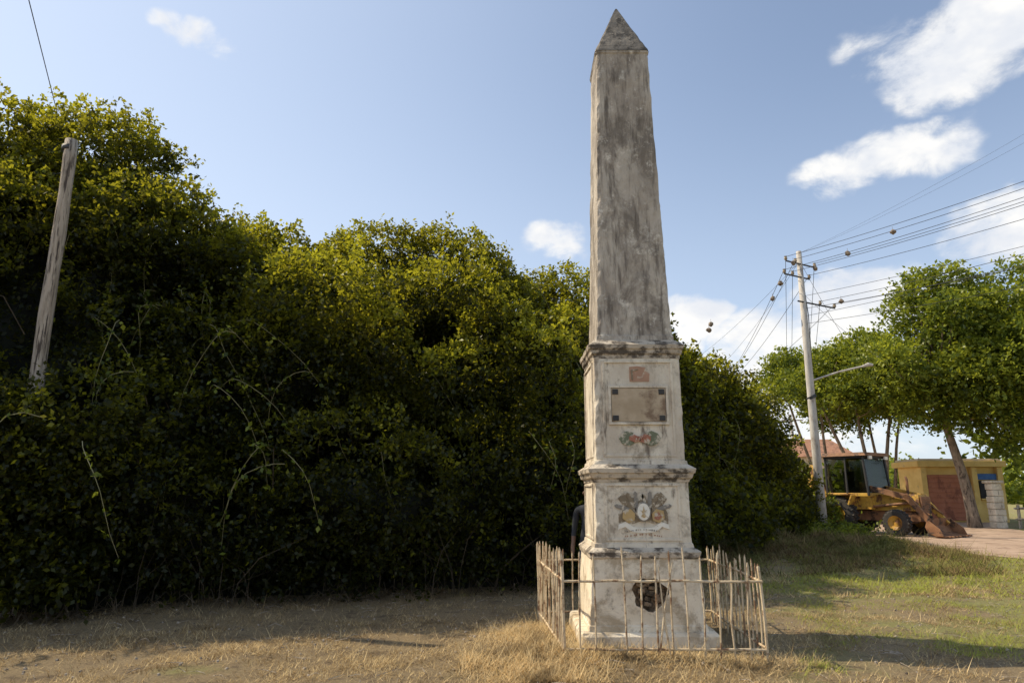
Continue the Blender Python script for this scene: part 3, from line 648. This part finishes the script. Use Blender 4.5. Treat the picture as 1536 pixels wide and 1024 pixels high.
for y in (-.52,.52):
    yy=y*1.15
    for p,q,h in (((-.05,1.75),(1.55,1.35),.2),((1.5,1.4),(2.25,.45),.19)):
        d=Vector((q[0]-p[0],0,q[1]-p[1])); c=Vector(((p[0]+q[0])/2,yy,(p[1]+q[1])/2)); b.box(c,(d.length+.1,.1,h),1 if y<0 else 0,Matrix.Rotation(-math.atan2(d.z,d.x),3,'Y'))
    b.tube([(.2,yy*.85,1.0),(1.5,yy*.85,1.15)],.05,8,1); b.tube([(1.2,yy*.9,1.5),(2.2,yy*.9,.75)],.035,8,1); b.box((0,yy,1.45),(.22,.14,.9),0)
b.tube([(1.55,-.57,1.33),(1.55,.57,1.33)],.06,8,0)
prof2=[(2.25,.62),(2.15,.35),(2.25,.12),(2.5,.04),(2.8,.04)]
inn=[(x+.04,z+.03) for x,z in prof2]
pv=[]
for yq in (-.92,.92):
    for x,z in prof2+inn[::-1]: pv.append((x,yq,z))
n=10
ff=[tuple(range(n)),tuple(range(n,2*n))[::-1]]+[(i,n+i,n+(i+1)%n,(i+1)%n) for i in range(n)]
b.add(pv,ff,1)
for yq in (-.92,.92): b.prism([(2.27,.61),(2.17,.35),(2.27,.14),(2.5,.06),(2.75,.06),(2.65,.3)],(0,yq,0),(1,0,0),(0,0,1),.04,1)
for i in range(7): b.box((2.84,-.84+i*.28,.05),(.14,.07,.04),1)
b.obj('loader_arms_and_bucket',[m_rust,m_rust2],bh,bevel=.01)
b=MB()
def arm(p,q,h,w,mat=0):
    d=Vector(q)-Vector(p); b.box((Vector(p)+Vector(q))/2,(d.length,w,h),mat,Matrix.Rotation(-math.atan2(d.z,d.x),3,'Y'))
b.box((-1.6,0,.8),(.25,1.7,.5),1); arm((-1.7,0,.9),(-2.3,0,2.55),.26,.2); arm((-2.3,0,2.6),(-2.65,0,1.1),.2,.16); b.tube([(-1.75,0,1.3),(-2.1,0,2.5)],.05,8,1)
b.prism([(-2.5,1.15),(-2.85,1.1),(-3.0,.75),(-2.75,.5),(-2.4,.55),(-2.62,.75),(-2.68,.95)],(0,.25,0),(1,0,0),(0,0,1),.5,1)
for y in (-.8,.8): arm((-1.65,y,.95),(-1.75,y,.15),.14,.14,1); b.box((-1.75,y,.06),(.35,.3,.06),1)
b.obj('rear_digger_arm',[m_rust,m_rust2],bh,bevel=.012)

# ------------------------------------------------------------------ standing man, mostly hidden behind the obelisk
def man(loc,rz):
    J={};vs=[];es=[];rs=[]
    def j(n,p,r,par=None):
        J[n]=len(vs); vs.append(p); rs.append(r)
        if par: es.append((J[par],J[n]))
    j('pel',(0,0,.92),(.15,.105)); j('sp',(0,.01,1.12),(.135,.10),'pel'); j('ch',(0,0,1.32),(.155,.11),'sp'); j('nk',(0,-.005,1.44),(.055,.055),'ch')
    j('hd0',(0,-.02,1.50),(.06,.07),'nk'); j('hd1',(0,-.025,1.58),(.078,.095),'hd0'); j('hd2',(0,-.015,1.65),(.06,.075),'hd1'); j('nose',(0,-.125,1.56),(.014,.014),'hd1')
    for s,n in ((-1,'l'),(1,'r')):
        j(n+'hip',(s*.095,0,.85),(.085,.09),'pel'); j(n+'kn',(s*.11,-.025,.48),(.056,.06),n+'hip'); j(n+'an',(s*.12,.02,.09),(.038,.042),n+'kn'); j(n+'to',(s*.135,-.14,.04),(.04,.028),n+'an')
        j(n+'sh',(s*.185,0,1.36),(.055,.055),'ch'); j(n+'el',(s*.235,.03,1.08),(.04,.04),n+'sh'); j(n+'wr',(s*.25,-.05,.85),(.026,.03),n+'el'); j(n+'pa',(s*.25,-.07,.78),(.018,.036),n+'wr')
        for q in range(4):
            y=-.105+q*.023; j(n+'f%d'%q,(s*.252,y,.73),(.009,.009),n+'pa'); j(n+'g%d'%q,(s*.243,y-.004,.695+.006*abs(q-1.5)),(.0075,.0075),n+'f%d'%q)
        j(n+'t0',(s*.24,-.115,.77),(.01,.01),n+'pa'); j(n+'t1',(s*.225,-.12,.735),(.009,.009),n+'t0')
    me=bpy.data.meshes.new('body'); me.from_pydata(vs,es,[]); o=bpy.data.objects.new('body',me); root=empty('standing_man',loc,rz); link(o,root)
    o.modifiers.new('s','SKIN'); sk=me.skin_vertices[0].data
    for i,r in enumerate(rs): sk[i].radius=r; sk[i].use_root=(i==0)
    ss=o.modifiers.new('u','SUBSURF'); ss.levels=2; ss.render_levels=2
    dg=bpy.context.evaluated_depsgraph_get(); nm=bpy.data.meshes.new_from_object(o.evaluated_get(dg)); o.modifiers.clear(); o.data=nm
    for m in (M('skin',(.14,.075,.045),(.18,.1,.06),rough=.55,bump=.05),M('dark_shirt',(.02,.022,.026),(.035,.038,.045)),M('dark_trousers',(.035,.045,.06),(.06,.07,.09)),M('shoes',(.02,.018,.015),(.04,.03,.03)),M('hair',(.01,.008,.007),(.02,.016,.014))): nm.materials.append(m)
    for p in nm.polygons:
        c=p.center; p.use_smooth=True; k=1
        if c.z<.1: k=3
        elif c.z<.93 and abs(c.x)<.205: k=2
        elif c.z<1.0 and abs(c.x)>=.205: k=0
        elif c.z>1.62 or (c.z>1.53 and c.y>.02): k=4
        elif c.z>1.42: k=0
        p.material_index=k
    b=MB()
    for s in (-1,1): b.tube([(s*.03,-.108,1.595),(s*.03,-.118,1.595)],[.012,.004],8,0); b.tube([(s*.08,0,1.545),(s*.096,.012,1.575),(s*.08,.01,1.6)],[.01,.016,.01],6,1)
    b.tube([(-.025,-.108,1.515),(0,-.116,1.513),(.025,-.108,1.515)],.006,6,1); b.obj('face_details',[m_black,nm.materials[0]],root,smooth=True)
man((1.08,9.65,float(H(1.08,9.65))),math.radians(-12))

# ------------------------------------------------------------------ camera + view
cd=bpy.data.cameras.new('camera'); cd.sensor_width=36; cd.lens=24; cd.clip_end=6000; cd.clip_start=.05
co=bpy.data.objects.new('camera',cd); link(co); co.location=(0,0,1.6); co.rotation_euler=(math.radians(90+12.3),0,0); S.camera=co
S.view_settings.view_transform='Standard'; S.view_settings.look='None'; S.view_settings.exposure=0; S.view_settings.gamma=1
